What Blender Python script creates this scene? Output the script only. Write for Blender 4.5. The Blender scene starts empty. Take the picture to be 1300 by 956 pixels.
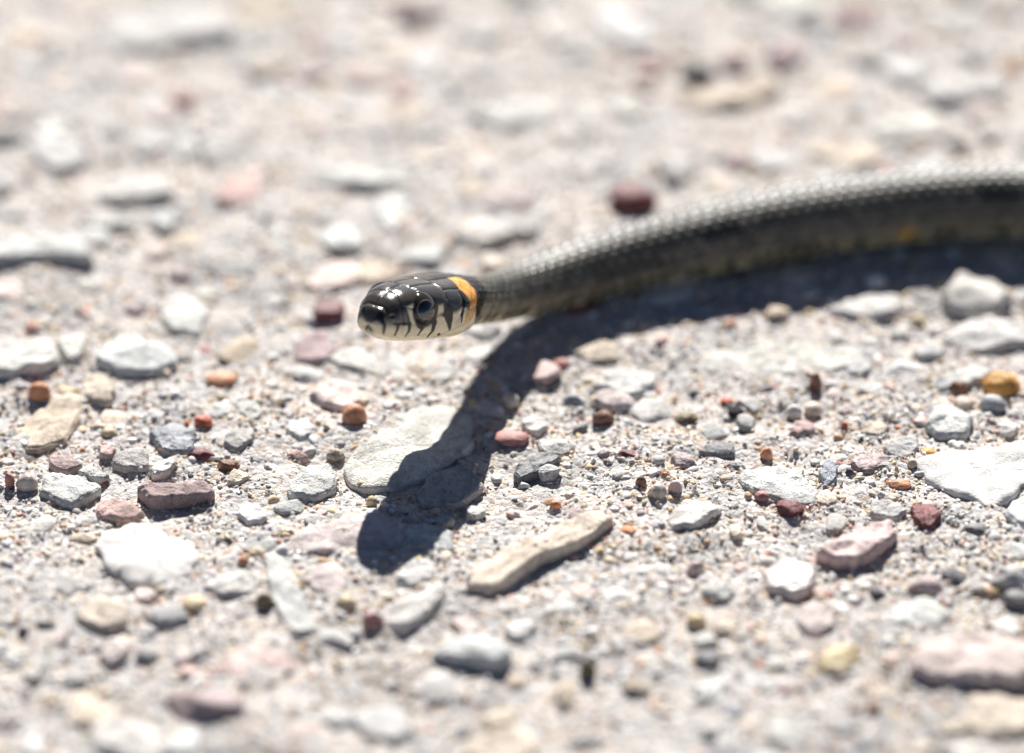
import bpy, math, random
import numpy as np
from mathutils import Vector, Matrix
from mathutils.bvhtree import BVHTree

# ------------------------------------------------------------------ camera, sky, sun, exposure
S = 0.001                       # the script thinks in millimetres, Blender in metres
PX = 0.08                       # mm per photo pixel (1300 wide) in the plane of focus
D = 600.0                       # mm from the lens to the plane of focus
THETA = math.radians(35.0)      # camera looks down by this much
SUN_EL = math.radians(39.0)
SUN_ROT = math.radians(0.0)     # sun stands behind the snake, opposite the camera
FW, FH = 1300, 956
scene = bpy.context.scene
col = scene.collection

fwd = np.array([0.0, math.cos(THETA), -math.sin(THETA)])
right = np.array([1.0, 0.0, 0.0])
upv = np.array([0.0, math.sin(THETA), math.cos(THETA)])
CAM = -D * fwd + (618 - 478) * PX * upv       # ground below photo row 618 lies in the plane of focus

cd = bpy.data.cameras.new('camera')
cam = bpy.data.objects.new('camera', cd)
col.objects.link(cam)
cam.location = Vector(CAM * S)
cam.rotation_euler = (math.pi / 2 - THETA, 0, 0)
cd.sensor_fit = 'HORIZONTAL'
cd.sensor_width = 36.0
cd.lens = 36.0 * D / (FW * PX)
cd.clip_start = 0.01
cd.clip_end = 500.0
cd.dof.use_dof = True
cd.dof.focus_distance = (D + 0.5) * S
cd.dof.aperture_fstop = cd.lens / 27.0
scene.camera = cam

w = bpy.data.worlds.new('World')
scene.world = w
w.use_nodes = True
nt = w.node_tree
sky = nt.nodes.new('ShaderNodeTexSky')
sky.sky_type = 'NISHITA'
sky.sun_disc = False
sky.sun_elevation = SUN_EL
sky.sun_rotation = SUN_ROT
sky.air_density = 0.4
sky.dust_density = 0.15
nt.links.new(sky.outputs[0], nt.nodes['Background'].inputs[0])
nt.nodes['Background'].inputs[1].default_value = 0.05

sd = bpy.data.lights.new('sun', 'SUN')
sd.energy = 5.0
sd.angle = math.radians(0.53)
sd.color = (1.0, 0.965, 0.925)
sun = bpy.data.objects.new('sun', sd)
col.objects.link(sun)
sdir = Vector((math.sin(SUN_ROT) * math.cos(SUN_EL), math.cos(SUN_ROT) * math.cos(SUN_EL), math.sin(SUN_EL)))
sun.rotation_euler = sdir.to_track_quat('Z', 'Y').to_euler()
sun.location = sdir * 3
scene.render.engine = 'CYCLES'
scene.view_settings.view_transform = 'Standard'
scene.view_settings.look = 'None'
scene.view_settings.gamma = 1.0
scene.view_settings.exposure = 0.98

rng = np.random.default_rng(7)


# ------------------------------------------------------------------ photo pixel -> place
def ray(px, py):
    d = fwd + (px - 650) * PX / D * right - (py - 478) * PX / D * upv
    return d


def G(px, py, z=0.0):
    """the point at height z (mm) seen at photo pixel (px, py)"""
    d = ray(px, py)
    t = (z - CAM[2]) / d[2]
    return CAM + t * d


# ------------------------------------------------------------------ noise
def _hash(ix, iy, iz, seed):
    n = (ix.astype(np.int64) * 374761393 + iy.astype(np.int64) * 668265263 + iz.astype(np.int64) * 2147483647 + seed * 1274126177) & 0xFFFFFFFF
    n = ((n ^ (n >> 13)) * 1274126177) & 0xFFFFFFFF
    n = (n ^ (n >> 16)) & 0xFFFFFFFF
    return n.astype(np.float64) / 4294967295.0


def noise(x, y, z=None, seed=0):
    x = np.asarray(x, float); y = np.asarray(y, float)
    z = np.zeros_like(x) if z is None else np.asarray(z, float)
    xi, yi, zi = np.floor(x), np.floor(y), np.floor(z)
    fx, fy, fz = x - xi, y - yi, z - zi
    sx, sy, sz = [f * f * (3 - 2 * f) for f in (fx, fy, fz)]
    r = 0
    for dx in (0, 1):
        wx = sx if dx else 1 - sx
        for dy in (0, 1):
            wy = sy if dy else 1 - sy
            for dz in (0, 1):
                wz = sz if dz else 1 - sz
                r = r + wx * wy * wz * _hash(xi + dx, yi + dy, zi + dz, seed)
    return r * 2 - 1


def fbm(x, y, z=None, seed=0, octaves=3):
    r, a, f = 0, 1.0, 1.0
    for o in range(octaves):
        r = r + a * noise(np.asarray(x) * f, np.asarray(y) * f, None if z is None else np.asarray(z) * f, seed + o * 17)
        a *= 0.5; f *= 2.03
    return r


def ground_h(x, y):
    x = np.asarray(x, float); y = np.asarray(y, float)
    near = np.exp(-((x / 400) ** 2 + (y / 400) ** 2))
    h = 0.5 * noise(x / 13, y / 13, seed=3) + 0.36 * noise(x / 4.2, y / 4.2, seed=4) + 0.28 * noise(x / 1.7, y / 1.7, seed=5) + 0.10 * noise(x / .8, y / .8, seed=6)
    return h * near - 0.06


# ------------------------------------------------------------------ mesh helpers
def mesh_from_arrays(name, verts, faces, smooth=True, cols=None):
    me = bpy.data.meshes.new(name)
    verts = np.asarray(verts, np.float32) * S
    faces = np.asarray(faces, np.int32)
    nf, k = faces.shape
    me.vertices.add(len(verts)); me.vertices.foreach_set('co', verts.ravel())
    me.loops.add(nf * k); me.loops.foreach_set('vertex_index', faces.ravel())
    me.polygons.add(nf)
    me.polygons.foreach_set('loop_start', np.arange(0, nf * k, k, dtype=np.int32))
    me.polygons.foreach_set('loop_total', np.full(nf, k, np.int32))
    me.polygons.foreach_set('use_smooth', np.full(nf, bool(smooth)))
    if cols is not None:
        a = me.color_attributes.new('Col', 'FLOAT_COLOR', 'POINT')
        a.data.foreach_set('color', np.asarray(cols, np.float32).ravel())
    me.update(calc_edges=True)
    me.validate()
    return me


def link(name, me, mat=None, loc=(0, 0, 0), parent=None):
    o = bpy.data.objects.new(name, me)
    col.objects.link(o)
    o.location = Vector(np.asarray(loc, float) * S)
    if mat is not None and me is not None:
        me.materials.append(mat)
    if parent is not None:
        o.parent = parent
    return o


def tag(o, label, cat, group=None):
    o['label'] = label; o['category'] = cat
    if group:
        o['group'] = group


def ico(level):
    import bmesh
    bm = bmesh.new()
    bmesh.ops.create_icosphere(bm, subdivisions=level, radius=1.0)
    v = np.array([p.co[:] for p in bm.verts]); f = np.array([[q.index for q in p.verts] for p in bm.faces])
    bm.free()
    return v, f


ICO = {k: ico(k) for k in (1, 2, 3, 4)}


def rot_mats(n, tilt=1.0):
    """random rotations; tilt 0 = only about the vertical"""
    a = rng.uniform(0, 2 * math.pi, n)
    c, s = np.cos(a), np.sin(a)
    R = np.zeros((n, 3, 3)); R[:, 0, 0] = c; R[:, 0, 1] = -s; R[:, 1, 0] = s; R[:, 1, 1] = c; R[:, 2, 2] = 1
    ax = rng.uniform(0, 2 * math.pi, n); t = rng.normal(0, tilt, n)
    k = np.stack([np.cos(ax), np.sin(ax), np.zeros(n)], 1)
    K = np.zeros((n, 3, 3)); K[:, 0, 2] = k[:, 1]; K[:, 1, 2] = -k[:, 0]; K[:, 2, 0] = -k[:, 1]; K[:, 2, 1] = k[:, 0]
    I = np.eye(3)[None]
    Q = I + np.sin(t)[:, None, None] * K + (1 - np.cos(t))[:, None, None] * (K @ K)
    return Q @ R


# ------------------------------------------------------------------ materials
def new_mat(name):
    m = bpy.data.materials.new(name); m.use_nodes = True
    t = m.node_tree
    b = t.nodes['Principled BSDF']
    return m, t, b


def N(t, kind, **kw):
    n = t.nodes.new(kind)
    for k, v in kw.items():
        setattr(n, k, v)
    return n


def tex_noise(t, coord, scale, detail=3.0, rough=0.55):
    n = N(t, 'ShaderNodeTexNoise')
    n.inputs['Scale'].default_value = scale
    n.inputs['Detail'].default_value = detail
    n.inputs['Roughness'].default_value = rough
    if coord is not None:
        t.links.new(coord, n.inputs['Vector'])
    return n


def ramp(t, fac, stops):
    r = N(t, 'ShaderNodeValToRGB')
    els = r.color_ramp.elements
    while len(els) < len(stops):
        els.new(0.5)
    for e, (p, c) in zip(els, stops):
        e.position = p
        e.color = (c, c, c, 1) if not isinstance(c, tuple) else (*c, 1)
    t.links.new(fac, r.inputs[0])
    return r


def mix(t, mode, fac, a, b):
    m = N(t, 'ShaderNodeMix', data_type='RGBA', blend_type=mode)
    m.clamp_result = False
    for sock, v in ((m.inputs[0], fac), (m.inputs[6], a), (m.inputs[7], b)):
        if isinstance(v, (int, float)):
            sock.default_value = v
        elif isinstance(v, tuple):
            sock.default_value = (*v, 1)
        else:
            t.links.new(v, sock)
    return m.outputs[2]


def stone_material(name, speck=0.35, rough=0.8, spec=0.3, bump=0.5, grain=5500.0, mottle=900.0, amount=1.0):
    m, t, b = new_mat(name)
    oi = N(t, 'ShaderNodeObjectInfo')
    tc = N(t, 'ShaderNodeTexCoord')
    add = N(t, 'ShaderNodeVectorMath', operation='ADD')
    mul = N(t, 'ShaderNodeMath', operation='MULTIPLY'); mul.inputs[1].default_value = 3.0
    t.links.new(oi.outputs['Random'], mul.inputs[0])
    t.links.new(tc.outputs['Object'], add.inputs[0]); t.links.new(mul.outputs[0], add.inputs[1])
    V = add.outputs[0]
    n1 = tex_noise(t, V, mottle * 0.35, 4.0, 0.6)
    r1 = ramp(t, n1.outputs['Fac'], [(0.28, 0.66), (0.5, 1.0), (0.72, 1.25)])
    c = mix(t, 'MULTIPLY', amount, oi.outputs['Color'], r1.outputs[0])
    n2 = tex_noise(t, V, mottle * 1.8, 3.0, 0.65)
    r2 = ramp(t, n2.outputs['Fac'], [(0.35, (0.72, 0.70, 0.68)), (0.52, (1.0, 1.0, 1.0)), (0.7, (1.14, 1.12, 1.08))])
    c = mix(t, 'MULTIPLY', 0.8 * amount, c, r2.outputs[0])
    n3 = tex_noise(t, V, grain, 2.0, 0.5)
    r3 = ramp(t, n3.outputs['Fac'], [(0.30, 0.25), (0.42, 1.0), (0.62, 1.0), (0.74, 1.45)])
    c = mix(t, 'MULTIPLY', speck, c, r3.outputs[0])
    t.links.new(c, b.inputs['Base Color'])
    b.inputs['Roughness'].default_value = rough
    b.inputs['Specular IOR Level'].default_value = spec
    ma = N(t, 'ShaderNodeMath', operation='ADD')
    t.links.new(n2.outputs['Fac'], ma.inputs[0]); t.links.new(n3.outputs['Fac'], ma.inputs[1])
    bp = N(t, 'ShaderNodeBump')
    bp.inputs['Strength'].default_value = bump
    bp.inputs['Distance'].default_value = 0.00022
    t.links.new(ma.outputs[0], bp.inputs['Height'])
    t.links.new(bp.outputs[0], b.inputs['Normal'])
    return m


MAT = {
    'clean': stone_material('clean_limestone', 0.22, 0.85, 0.25, 0.45, amount=0.4),
    'lime': stone_material('limestone', 0.45, 0.9, 0.2, 0.9),
    'gran': stone_material('granite', 0.75, 0.6, 0.4, 0.6, grain=3600.0),
    'smooth': stone_material('smooth_pebble', 0.35, 0.55, 0.4, 0.4),
    'quartz': stone_material('quartz', 0.25, 0.2, 0.6, 0.35),
}


def grain_material(name, rough, spec):
    m, t, b = new_mat(name)
    at = N(t, 'ShaderNodeVertexColor'); at.layer_name = 'Col'
    tc = N(t, 'ShaderNodeTexCoord')
    n = tex_noise(t, tc.outputs['Object'], 2600.0, 3.0, 0.6)
    r = ramp(t, n.outputs['Fac'], [(0.3, 0.7), (0.5, 1.0), (0.7, 1.2)])
    c = mix(t, 'MULTIPLY', 0.8, at.outputs['Color'], r.outputs[0])
    t.links.new(c, b.inputs['Base Color'])
    b.inputs['Roughness'].default_value = rough
    b.inputs['Specular IOR Level'].default_value = spec
    bp = N(t, 'ShaderNodeBump'); bp.inputs['Strength'].default_value = 0.35; bp.inputs['Distance'].default_value = 0.00015
    t.links.new(n.outputs['Fac'], bp.inputs['Height']); t.links.new(bp.outputs[0], b.inputs['Normal'])
    return m


def ground_material():
    m, t, b = new_mat('gritty_ground')
    tc = N(t, 'ShaderNodeTexCoord')
    V = tc.outputs['Object']
    vo = N(t, 'ShaderNodeTexVoronoi'); vo.inputs['Scale'].default_value = 1500.0
    t.links.new(V, vo.inputs['Vector'])
    sep = N(t, 'ShaderNodeSeparateColor'); t.links.new(vo.outputs['Color'], sep.inputs[0])
    r = ramp(t, sep.outputs[0], [(0.0, (0.36, 0.35, 0.34)), (0.25, (0.49, 0.475, 0.455)), (0.5, (0.56, 0.535, 0.505)), (0.75, (0.62, 0.595, 0.565)), (0.93, (0.54, 0.44, 0.34)), (1.0, (0.20, 0.18, 0.17))])
    n = tex_noise(t, V, 110.0, 4.0, 0.6)
    rn = ramp(t, n.outputs['Fac'], [(0.3, (0.80, 0.82, 0.85)), (0.5, (1.0, 0.99, 0.985)), (0.7, (1.14, 1.07, 1.02))])
    c = mix(t, 'MULTIPLY', 1.0, r.outputs[0], rn.outputs[0])
    n2 = tex_noise(t, V, 4500.0, 3.0, 0.6)
    r2 = ramp(t, n2.outputs['Fac'], [(0.3, 0.6), (0.5, 1.0), (0.72, 1.25)])
    c = mix(t, 'MULTIPLY', 0.8, c, r2.outputs[0])
    t.links.new(c, b.inputs['Base Color'])
    b.inputs['Roughness'].default_value = 0.85
    b.inputs['Specular IOR Level'].default_value = 0.3
    mm = N(t, 'ShaderNodeMath', operation='SUBTRACT')
    t.links.new(n2.outputs['Fac'], mm.inputs[0]); t.links.new(vo.outputs['Distance'], mm.inputs[1])
    bp = N(t, 'ShaderNodeBump'); bp.inputs['Strength'].default_value = 0.9; bp.inputs['Distance'].default_value = 0.0003
    t.links.new(mm.outputs[0], bp.inputs['Height']); t.links.new(bp.outputs[0], b.inputs['Normal'])
    return m


# ------------------------------------------------------------------ the ground: one sheet to the horizon
def axis_lines(lo, hi, step, far):
    inner = np.arange(lo, hi + 1e-6, step)
    out, d, p = [], step, hi
    while p < far:
        d *= 1.28; p += d; out.append(p)
    neg, d, p = [], step, lo
    while p > -far:
        d *= 1.28; p -= d; neg.append(p)
    return np.array(neg[::-1] + list(inner) + out)


gx = axis_lines(-95, 112, 0.6, 120000.0)
gy = axis_lines(-75, 195, 0.7, 120000.0)
X, Y = np.meshgrid(gx, gy)
Z = ground_h(X, Y)
nv = np.stack([X.ravel(), Y.ravel(), Z.ravel()], 1)
nx, ny = len(gx), len(gy)
idx = np.arange(nx * ny).reshape(ny, nx)
gf = np.stack([idx[:-1, :-1].ravel(), idx[:-1, 1:].ravel(), idx[1:, 1:].ravel(), idx[1:, :-1].ravel()], 1)
ground = link('ground', mesh_from_arrays('ground', nv, gf), ground_material())
ground['kind'] = 'structure'

# ------------------------------------------------------------------ the snake: spine
# photo pixel and height (in photo pixels) of the middle of the body
SN = [(468, 411, 200), (580, 384, 136), (622, 379, 90), (662, 368, 58), (722, 349, 43), (800, 326, 42),
      (900, 303, 46), (1000, 283, 48), (1150, 262, 51), (1300, 254, 52)]
pts = [G(a, b, z * PX) for a, b, z in SN]
# beyond the frame: the body bends back and tapers into the tail
e = pts[-1]
for dx, dy, z in ((14, -3, 4.1), (28, -12, 4.1), (40, -26, 3.9), (54, -36, 3.6), (70, -34, 3.2), (84, -22, 2.6), (98, -14, 1.9), (112, -16, 1.2), (124, -22, 0.7)):
    pts.append(np.array([e[0] + dx, e[1] + dy, z]))
snout, collar = pts[0], pts[1]
HF = snout - collar
HL = float(np.linalg.norm(HF))             # snout tip to end of collar, mm
HF = HF / HL
# spline control: straight head, then Catmull-Rom
ctrl = [snout, snout * .66 + collar * .34, snout * .33 + collar * .67] + pts[1:]
ctrl = np.array([2 * ctrl[0] - ctrl[1]] + ctrl + [2 * ctrl[-1] - ctrl[-2]])
dense = []
for i in range(1, len(ctrl) - 2):
    p0, p1, p2, p3 = ctrl[i - 1:i + 3]
    for tt in np.linspace(0, 1, 60, endpoint=False):
        dense.append(0.5 * ((2 * p1) + (-p0 + p2) * tt + (2 * p0 - 5 * p1 + 4 * p2 - p3) * tt ** 2 + (-p0 + 3 * p1 - 3 * p2 + p3) * tt ** 3))
dense.append(ctrl[-2])
dense = np.array(dense)
arc = np.concatenate([[0], np.cumsum(np.linalg.norm(np.diff(dense, axis=0), axis=1))])
TOTAL = arc[-1]


def spine(s):
    return np.stack([np.interp(s, arc, dense[:, k]) for k in range(3)], -1)


# rings: fine on the head, fine scales in view, coarser out of frame
vis_end = HL + 80.0
ss = np.concatenate([HL * np.array([0.0008, 0.003, 0.0065, 0.011, 0.017, 0.024]), np.arange(HL * 0.03, HL * 1.15, 0.075),
                     np.arange(HL * 1.15, min(vis_end, TOTAL), 0.125), np.arange(min(vis_end, TOTAL), TOTAL - .2, 0.6)])
NR = len(ss); NA = 216
phi = (np.arange(NA) / NA) * 2 * math.pi - math.pi           # 0 = back, +-pi = belly
cen = spine(ss)
tan = spine(np.minimum(ss + .6, TOTAL)) - spine(np.maximum(ss - .6, 0)); tan /= np.linalg.norm(tan, axis=1)[:, None]
up0 = np.array([0, 0, 1.0])
sidev = np.cross(tan, up0); sidev /= np.linalg.norm(sidev, axis=1)[:, None]
nrm = np.cross(sidev, tan)
ROLL = math.radians(7.0)
roll = ROLL * np.clip(1.3 - ss / HL, 0, 1)
sv = sidev * np.cos(roll)[:, None] + nrm * np.sin(roll)[:, None]
nn = nrm * np.cos(roll)[:, None] - sidev * np.sin(roll)[:, None]
sidev, nrm = sv, nn

tS = ss / HL
tk = [0, .01, .03, .06, .1, .16, .22, .3, .38, .46, .55, .65, .75, .85, .95, 1.05, 1.2, 1.4]
wk = [0, .062, .102, .132, .158, .182, .198, .212, .222, .238, .256, .270, .270, .252, .214, .180, .163, .164]
uk = [0, .050, .086, .130, .168, .198, .214, .223, .226, .224, .220, .214, .211, .204, .192, .180, .166, .164]
bk = [0, .044, .070, .090, .108, .125, .136, .147, .156, .163, .170, .175, .178, .178, .173, .168, .163, .164]


def smooth_interp(x, xs, ys):
    f = np.linspace(0, xs[-1], 1500)
    y = np.interp(f, xs, ys)
    k = np.hanning(45); k /= k.sum()
    yp = np.convolve(np.pad(y, 22, mode='edge'), k, 'valid')
    bl = np.clip((f - .03) / .06, 0, 1)
    y = y * (1 - bl) + yp * bl
    return np.interp(x, f, y)


W = smooth_interp(tS, tk, wk) * HL
U = smooth_interp(tS, tk, uk) * HL
B = smooth_interp(tS, tk, bk) * HL
# nose cap: round off like an ellipse
cap = np.clip(tS / 0.05, 0, 1); capf = np.sqrt(np.clip(1 - (1 - cap) ** 2, 0, 1))
for A_, k_ in ((W, wk), (U, uk), (B, bk)):
    ref = np.interp(0.05, tk, k_) * HL
    A_[tS < 0.05] = (ref * capf)[tS < 0.05]
# body radius further back
RB_s = [HL * 1.4, HL * 1.4 + 6, HL * 1.4 + 16, HL * 1.4 + 35, HL * 1.4 + 70, TOTAL * .62, TOTAL * .85, TOTAL]
RB_r = [.164 * HL, 2.72, 3.30, 3.85, 4.02, 3.9, 2.2, 0.25]
rb = np.interp(ss, RB_s, RB_r)
body = tS > 1.4
W[body] = rb[body]; U[body] = rb[body]; B[body] = rb[body] * 0.97

head_mix = np.clip((1.25 - tS) / .35, 0, 1)[:, None]
n_top = 2.0 + 0.9 * head_mix
n_bot = 2.15 + 0.15 * head_mix
P, T = np.meshgrid(phi, tS)
cp, sp = np.cos(P), np.sin(P)
nexp = np.where(cp > 0, n_top, n_bot)
V_ = np.where(cp > 0, U[:, None], B[:, None])
rad = ((np.abs(sp) / W[:, None]) ** nexp + (np.abs(cp) / V_) ** nexp) ** (-1.0 / nexp)
# head relief: brow ridge over the eye, hollow before it, cheek
aP = np.abs(P)
bump = lambda t0, st, p0, spn: np.exp(-((T - t0) / st) ** 2 - ((aP - math.radians(p0)) / math.radians(spn)) ** 2)
rad = rad * (1 + 0.030 * bump(.42, .10, 50, 13) - 0.06 * bump(.24, .10, 74, 20) - 0.03 * bump(.40, .06, 80, 16)
             + 0.03 * bump(.72, .14, 95, 26) - 0.035 * bump(.80, .25, 0, 14))
rel = np.stack([rad * sp, rad * cp], -1)


def to_world(rd):
    return cen[:, None, :] + (rd * sp)[..., None] * sidev[:, None, :] + (rd * cp)[..., None] * nrm[:, None, :]


smoothV = to_world(rad)
ridx = np.arange(NR * NA).reshape(NR, NA)
nxt = np.roll(ridx, -1, axis=1)
quads = np.stack([ridx[:-1], nxt[:-1], nxt[1:], ridx[1:]], -1).reshape(-1, 4)

# ---- photo marks on the head -> (t, angle) on its skin
hr = int(np.searchsorted(tS, 1.5))
hq = quads[: (hr - 1) * NA]
bvh = BVHTree.FromPolygons([tuple(v) for v in smoothV[:hr].reshape(-1, 3)], [tuple(int(i) for i in q) for q in hq])
CAMv = Vector(CAM)


def skin_at(cx, cy):
    """crop coordinates of the photo's head (440..620 x 335..440 enlarged 7.222) -> t, |angle|, point, normal"""
    for k in range(40):
        d = Vector(ray(440 + cx / 7.222, 335 + cy / 7.222)).normalized()
        loc, nr, fi, dist = bvh.ray_cast(CAMv, d)
        if loc is not None:
            r, c = divmod(fi, NA)
            q = np.array(loc) - cen[r]
            t_ = (ss[r] + float(np.dot(q, tan[r]))) / HL
            a_ = math.atan2(float(np.dot(q, sidev[r])), float(np.dot(q, nrm[r])))
            return t_, a_, loc, nr
        cx += (640 - cx) * 0.03; cy += (400 - cy) * 0.03
    return None


def trace(path, step=8.0):
    out = []
    for (x0, y0), (x1, y1) in zip(path[:-1], path[1:]):
        n = max(1, int(math.hypot(x1 - x0, y1 - y0) / step))
        for i in range(n):
            h = skin_at(x0 + (x1 - x0) * i / n, y0 + (y1 - y0) * i / n)
            if h: out.append((h[0], h[1]))
    h = skin_at(*path[-1])
    if h: out.append((h[0], h[1]))
    return np.array(out)


# flat metric on the head skin: mm along, mm around
Rref = 0.5 * (W + U)[:, None]
def uv(t, a):
    return np.stack([np.asarray(t) * HL, np.asarray(a) * 3.1], -1)


hs = slice(0, hr)
HT, HP = T[hs], P[hs]
near_sign = math.copysign(1.0, skin_at(715, 430)[1])
HA = np.abs(HP)
HUV = uv(HT, HA)


def seg_dist(path, pts=None):
    pts = HUV if pts is None else pts
    q = uv(path[:, 0], np.abs(path[:, 1]))
    best = np.full(pts.shape[:-1], 1e9); par = np.zeros(pts.shape[:-1])
    n = len(q) - 1
    for i in range(n):
        a, b = q[i], q[i + 1]
        ab = b - a; L = max(float(ab @ ab), 1e-9)
        f = np.clip(((pts - a) @ ab) / L, 0, 1)
        d = np.linalg.norm(pts - a - f[..., None] * ab, axis=-1)
        m = d < best
        best[m] = d[m]; par[m] = ((i + f) / n)[m]
    return best, par


def poly_mask(path, soft=0.10, signed=False, grow=0.0):
    q = uv(path[:, 0], path[:, 1] * near_sign if signed else np.abs(path[:, 1]))
    x, y = HUV[..., 0], HUV[..., 1]
    inside = np.zeros(x.shape, bool)
    j = len(q) - 1
    for i in range(len(q)):
        c = ((q[i, 1] > y) != (q[j, 1] > y)) & (x < (q[j, 0] - q[i, 0]) * (y - q[i, 1]) / (q[j, 1] - q[i, 1] + 1e-12) + q[i, 0])
        inside ^= c; j = i
    d, _ = seg_dist(np.vstack([path, path[:1]]))
    sdv = np.where(inside, d, -d)
    return np.clip((sdv + grow) / soft * 0.5 + 0.5, 0, 1)


def over(c, colr, m):
    return c * (1 - m[..., None]) + np.array(colr) * m[..., None]


CREAM = (0.80, 0.69, 0.46); BLACK = (0.006, 0.006, 0.007); DARK = (0.054, 0.046, 0.038); ORANGE = (0.80, 0.36, 0.06)
cols = np.zeros((NR, NA, 3)); disp = np.zeros((NR, NA)); gloss = np.zeros((NR, NA))

# --- body: keeled scales in diagonal rows, belly plates
dphi = math.radians(13.2); ell = 1.5
Sg = np.broadcast_to(ss[:, None], P.shape)
pp = 2 * Sg / ell; qq = P / dphi
i0 = np.round((pp + qq) / 2); j0 = np.round((pp - qq) / 2)
ci, cj = i0 + j0, i0 - j0
du, dw = pp - ci, qq - cj
edge = 1 - np.maximum(np.abs(du + dw), np.abs(du - dw))
edge = np.clip(edge, 0, 1)
rnd = _hash(ci, cj, ci * 0, 5)
ventral = np.clip((np.abs(P) - math.radians(116)) / math.radians(3), 0, 1)
lat = np.clip((np.abs(P) - math.radians(40)) / math.radians(76), 0, 1)
h_d = 0.45 * du + 0.55 * (1 - dw ** 2) + 0.45 * np.exp(-(dw / 0.17) ** 2) * np.clip(edge * 2.5, 0, 1) - 0.9 * np.exp(-(edge / 0.17) ** 2)
vp = Sg / ell - np.floor(Sg / ell)
h_v = vp - 0.8 * np.exp(-((1 - vp) / 0.08) ** 2)
size = np.clip(rad / 3.5, .3, 1.2) * np.clip(.6 + .4 * (T - .93) / .6, .6, 1)
disp += (h_d * 0.128 * (1 - ventral) + h_v * 0.10 * ventral) * size
d_col = np.array((0.100, 0.094, 0.072)) * (1 - lat[..., None]) + np.array((0.105, 0.090, 0.066)) * lat[..., None]
d_col = d_col * (0.55 + 0.9 * rnd[..., None])
blk = ((_hash(np.floor(ci / 6 + (cj > 0) * .5), np.sign(cj) * np.floor(np.abs(cj) / 2.2), ci * 0, 11) > 0.80) & (np.abs(P) < math.radians(108)) & (np.abs(P) > math.radians(30)))
d_col = np.where(blk[..., None], d_col * 0.30, d_col)
d_col = d_col * (1 - 0.72 * np.exp(-(edge / 0.22) ** 2))[..., None]
v_rnd = _hash(np.floor(Sg / ell), np.sign(P), Sg * 0, 3)
v_dark = np.clip((np.abs(P) - math.radians(134) - v_rnd * math.radians(20)) / math.radians(6), 0, 1)
lat_bar = (np.abs(np.abs(P) - math.radians(118)) < math.radians(17)) & (vp < 0.5) & (v_rnd > .35)
v_col = np.array((0.62, 0.54, 0.31)) * (1 - v_dark[..., None]) + np.array((0.05, 0.05, 0.055)) * v_dark[..., None]
bcol = d_col * (1 - ventral[..., None]) + v_col * ventral[..., None]
nk = np.clip(1 - (T - 1.0) / 1.4, 0, 1)
fl = np.clip((np.abs(P) - math.radians(84) + nk * math.radians(34)) / math.radians(30), 0, 1)[..., None] * (1 - ventral[..., None])
bcol = bcol * (1 - fl * .55) + np.array((0.42, 0.36, 0.22)) * (0.6 + .5 * rnd[..., None]) * fl * .55
bcol = np.where(lat_bar[..., None], np.array((0.014, 0.014, 0.014)), bcol)
s_pat = arc[int(np.argmin(np.linalg.norm(dense - G(1142, 262, 4.1), axis=1)))]
pat = np.exp(-((Sg - s_pat) / 0.9) ** 2) * np.exp(-((np.abs(P) - math.radians(106)) / math.radians(13)) ** 2)
bcol = bcol * (1 - pat[..., None]) + np.array((.60, .33, .05)) * pat[..., None]
cols[:] = bcol
gloss[:] = 0.36

# --- head: large plates, markings traced from the photograph (mirrored to the far side)
c = np.zeros((hr, NA, 3)) + np.array(CREAM)
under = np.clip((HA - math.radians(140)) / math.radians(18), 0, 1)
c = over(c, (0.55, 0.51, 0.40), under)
bd = trace([(98, 425), (200, 455), (300, 478), (350, 520), (372, 560), (450, 560), (570, 553), (620, 562), (700, 590), (790, 545), (835, 480), (890, 475), (1000, 445), (1060, 405), (1120, 395)])
o_ = np.argsort(bd[:, 0])
bt, ba = bd[o_, 0], np.abs(bd[o_, 1])
bt = np.concatenate([[0], bt]); ba = np.concatenate([[math.radians(84)], ba])
bound = np.interp(HT, bt, ba)
softw = np.where(HT < .16, 0.22, 0.05)
darkm = np.clip((bound - HA) / softw * 0.5 + 0.5, 0, 1)
darkm = np.where(HT < 0.03, np.clip((math.radians(70) - HA) / 0.8 + .5, 0, 1), darkm)
c = over(c, DARK, darkm)
c = over(c, (0.20, 0.185, 0.15), poly_mask(trace([(365, 495), (400, 450), (445, 500), (455, 548), (365, 552)]), .25))
c = over(c, (0.13, 0.12, 0.105), poly_mask(trace([(490, 470), (520, 440), (560, 500), (560, 545), (475, 548)]), .2))
c = over(c, CREAM, poly_mask(trace([(545, 400), (610, 368), (622, 450), (625, 560), (583, 560), (572, 490)]), .12))
c = over(c, CREAM, poly_mask(trace([(838, 385), (880, 372), (890, 440), (825, 472)]), .12))
c = over(c, (0.055, 0.055, 0.055), poly_mask(trace([(955, 240), (1030, 320), (1030, 400), (950, 445), (900, 455), (905, 330)]), .15))
# black bars down the lip plates, thin seams
bars = [([(300, 460), (348, 570), (335, 640)], .16, .06), ([(470, 552), (462, 600), (435, 655)], .16, .07), ([(440, 552), (575, 552)], .14, .14),
        ([(575, 552), (568, 610), (532, 665)], .20, .06), ([(660, 560), (690, 590), (650, 652)], .24, .07), ([(800, 535), (785, 610), (728, 676)], .26, .07),
        ([(880, 474), (900, 470)], .08, .08), ([(930, 450), (940, 520), (942, 600)], .52, .10), ([(1075, 380), (1060, 450), (1050, 528)], .24, .10), ([(838, 640), (845, 650)], .10, .10),
        ([(1040, 330), (1125, 395)], .16, .22), ([(560, 480), (580, 560)], .05, .05)]
for path, w0, w1 in bars:
    d, f = seg_dist(trace(path))
    ww = (w0 + (w1 - w0) * f) * 1.3
    c = over(c, BLACK, np.clip((ww - d) / 0.07 * 0.5 + 0.5, 0, 1))
    disp[hs] -= 0.0
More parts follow.
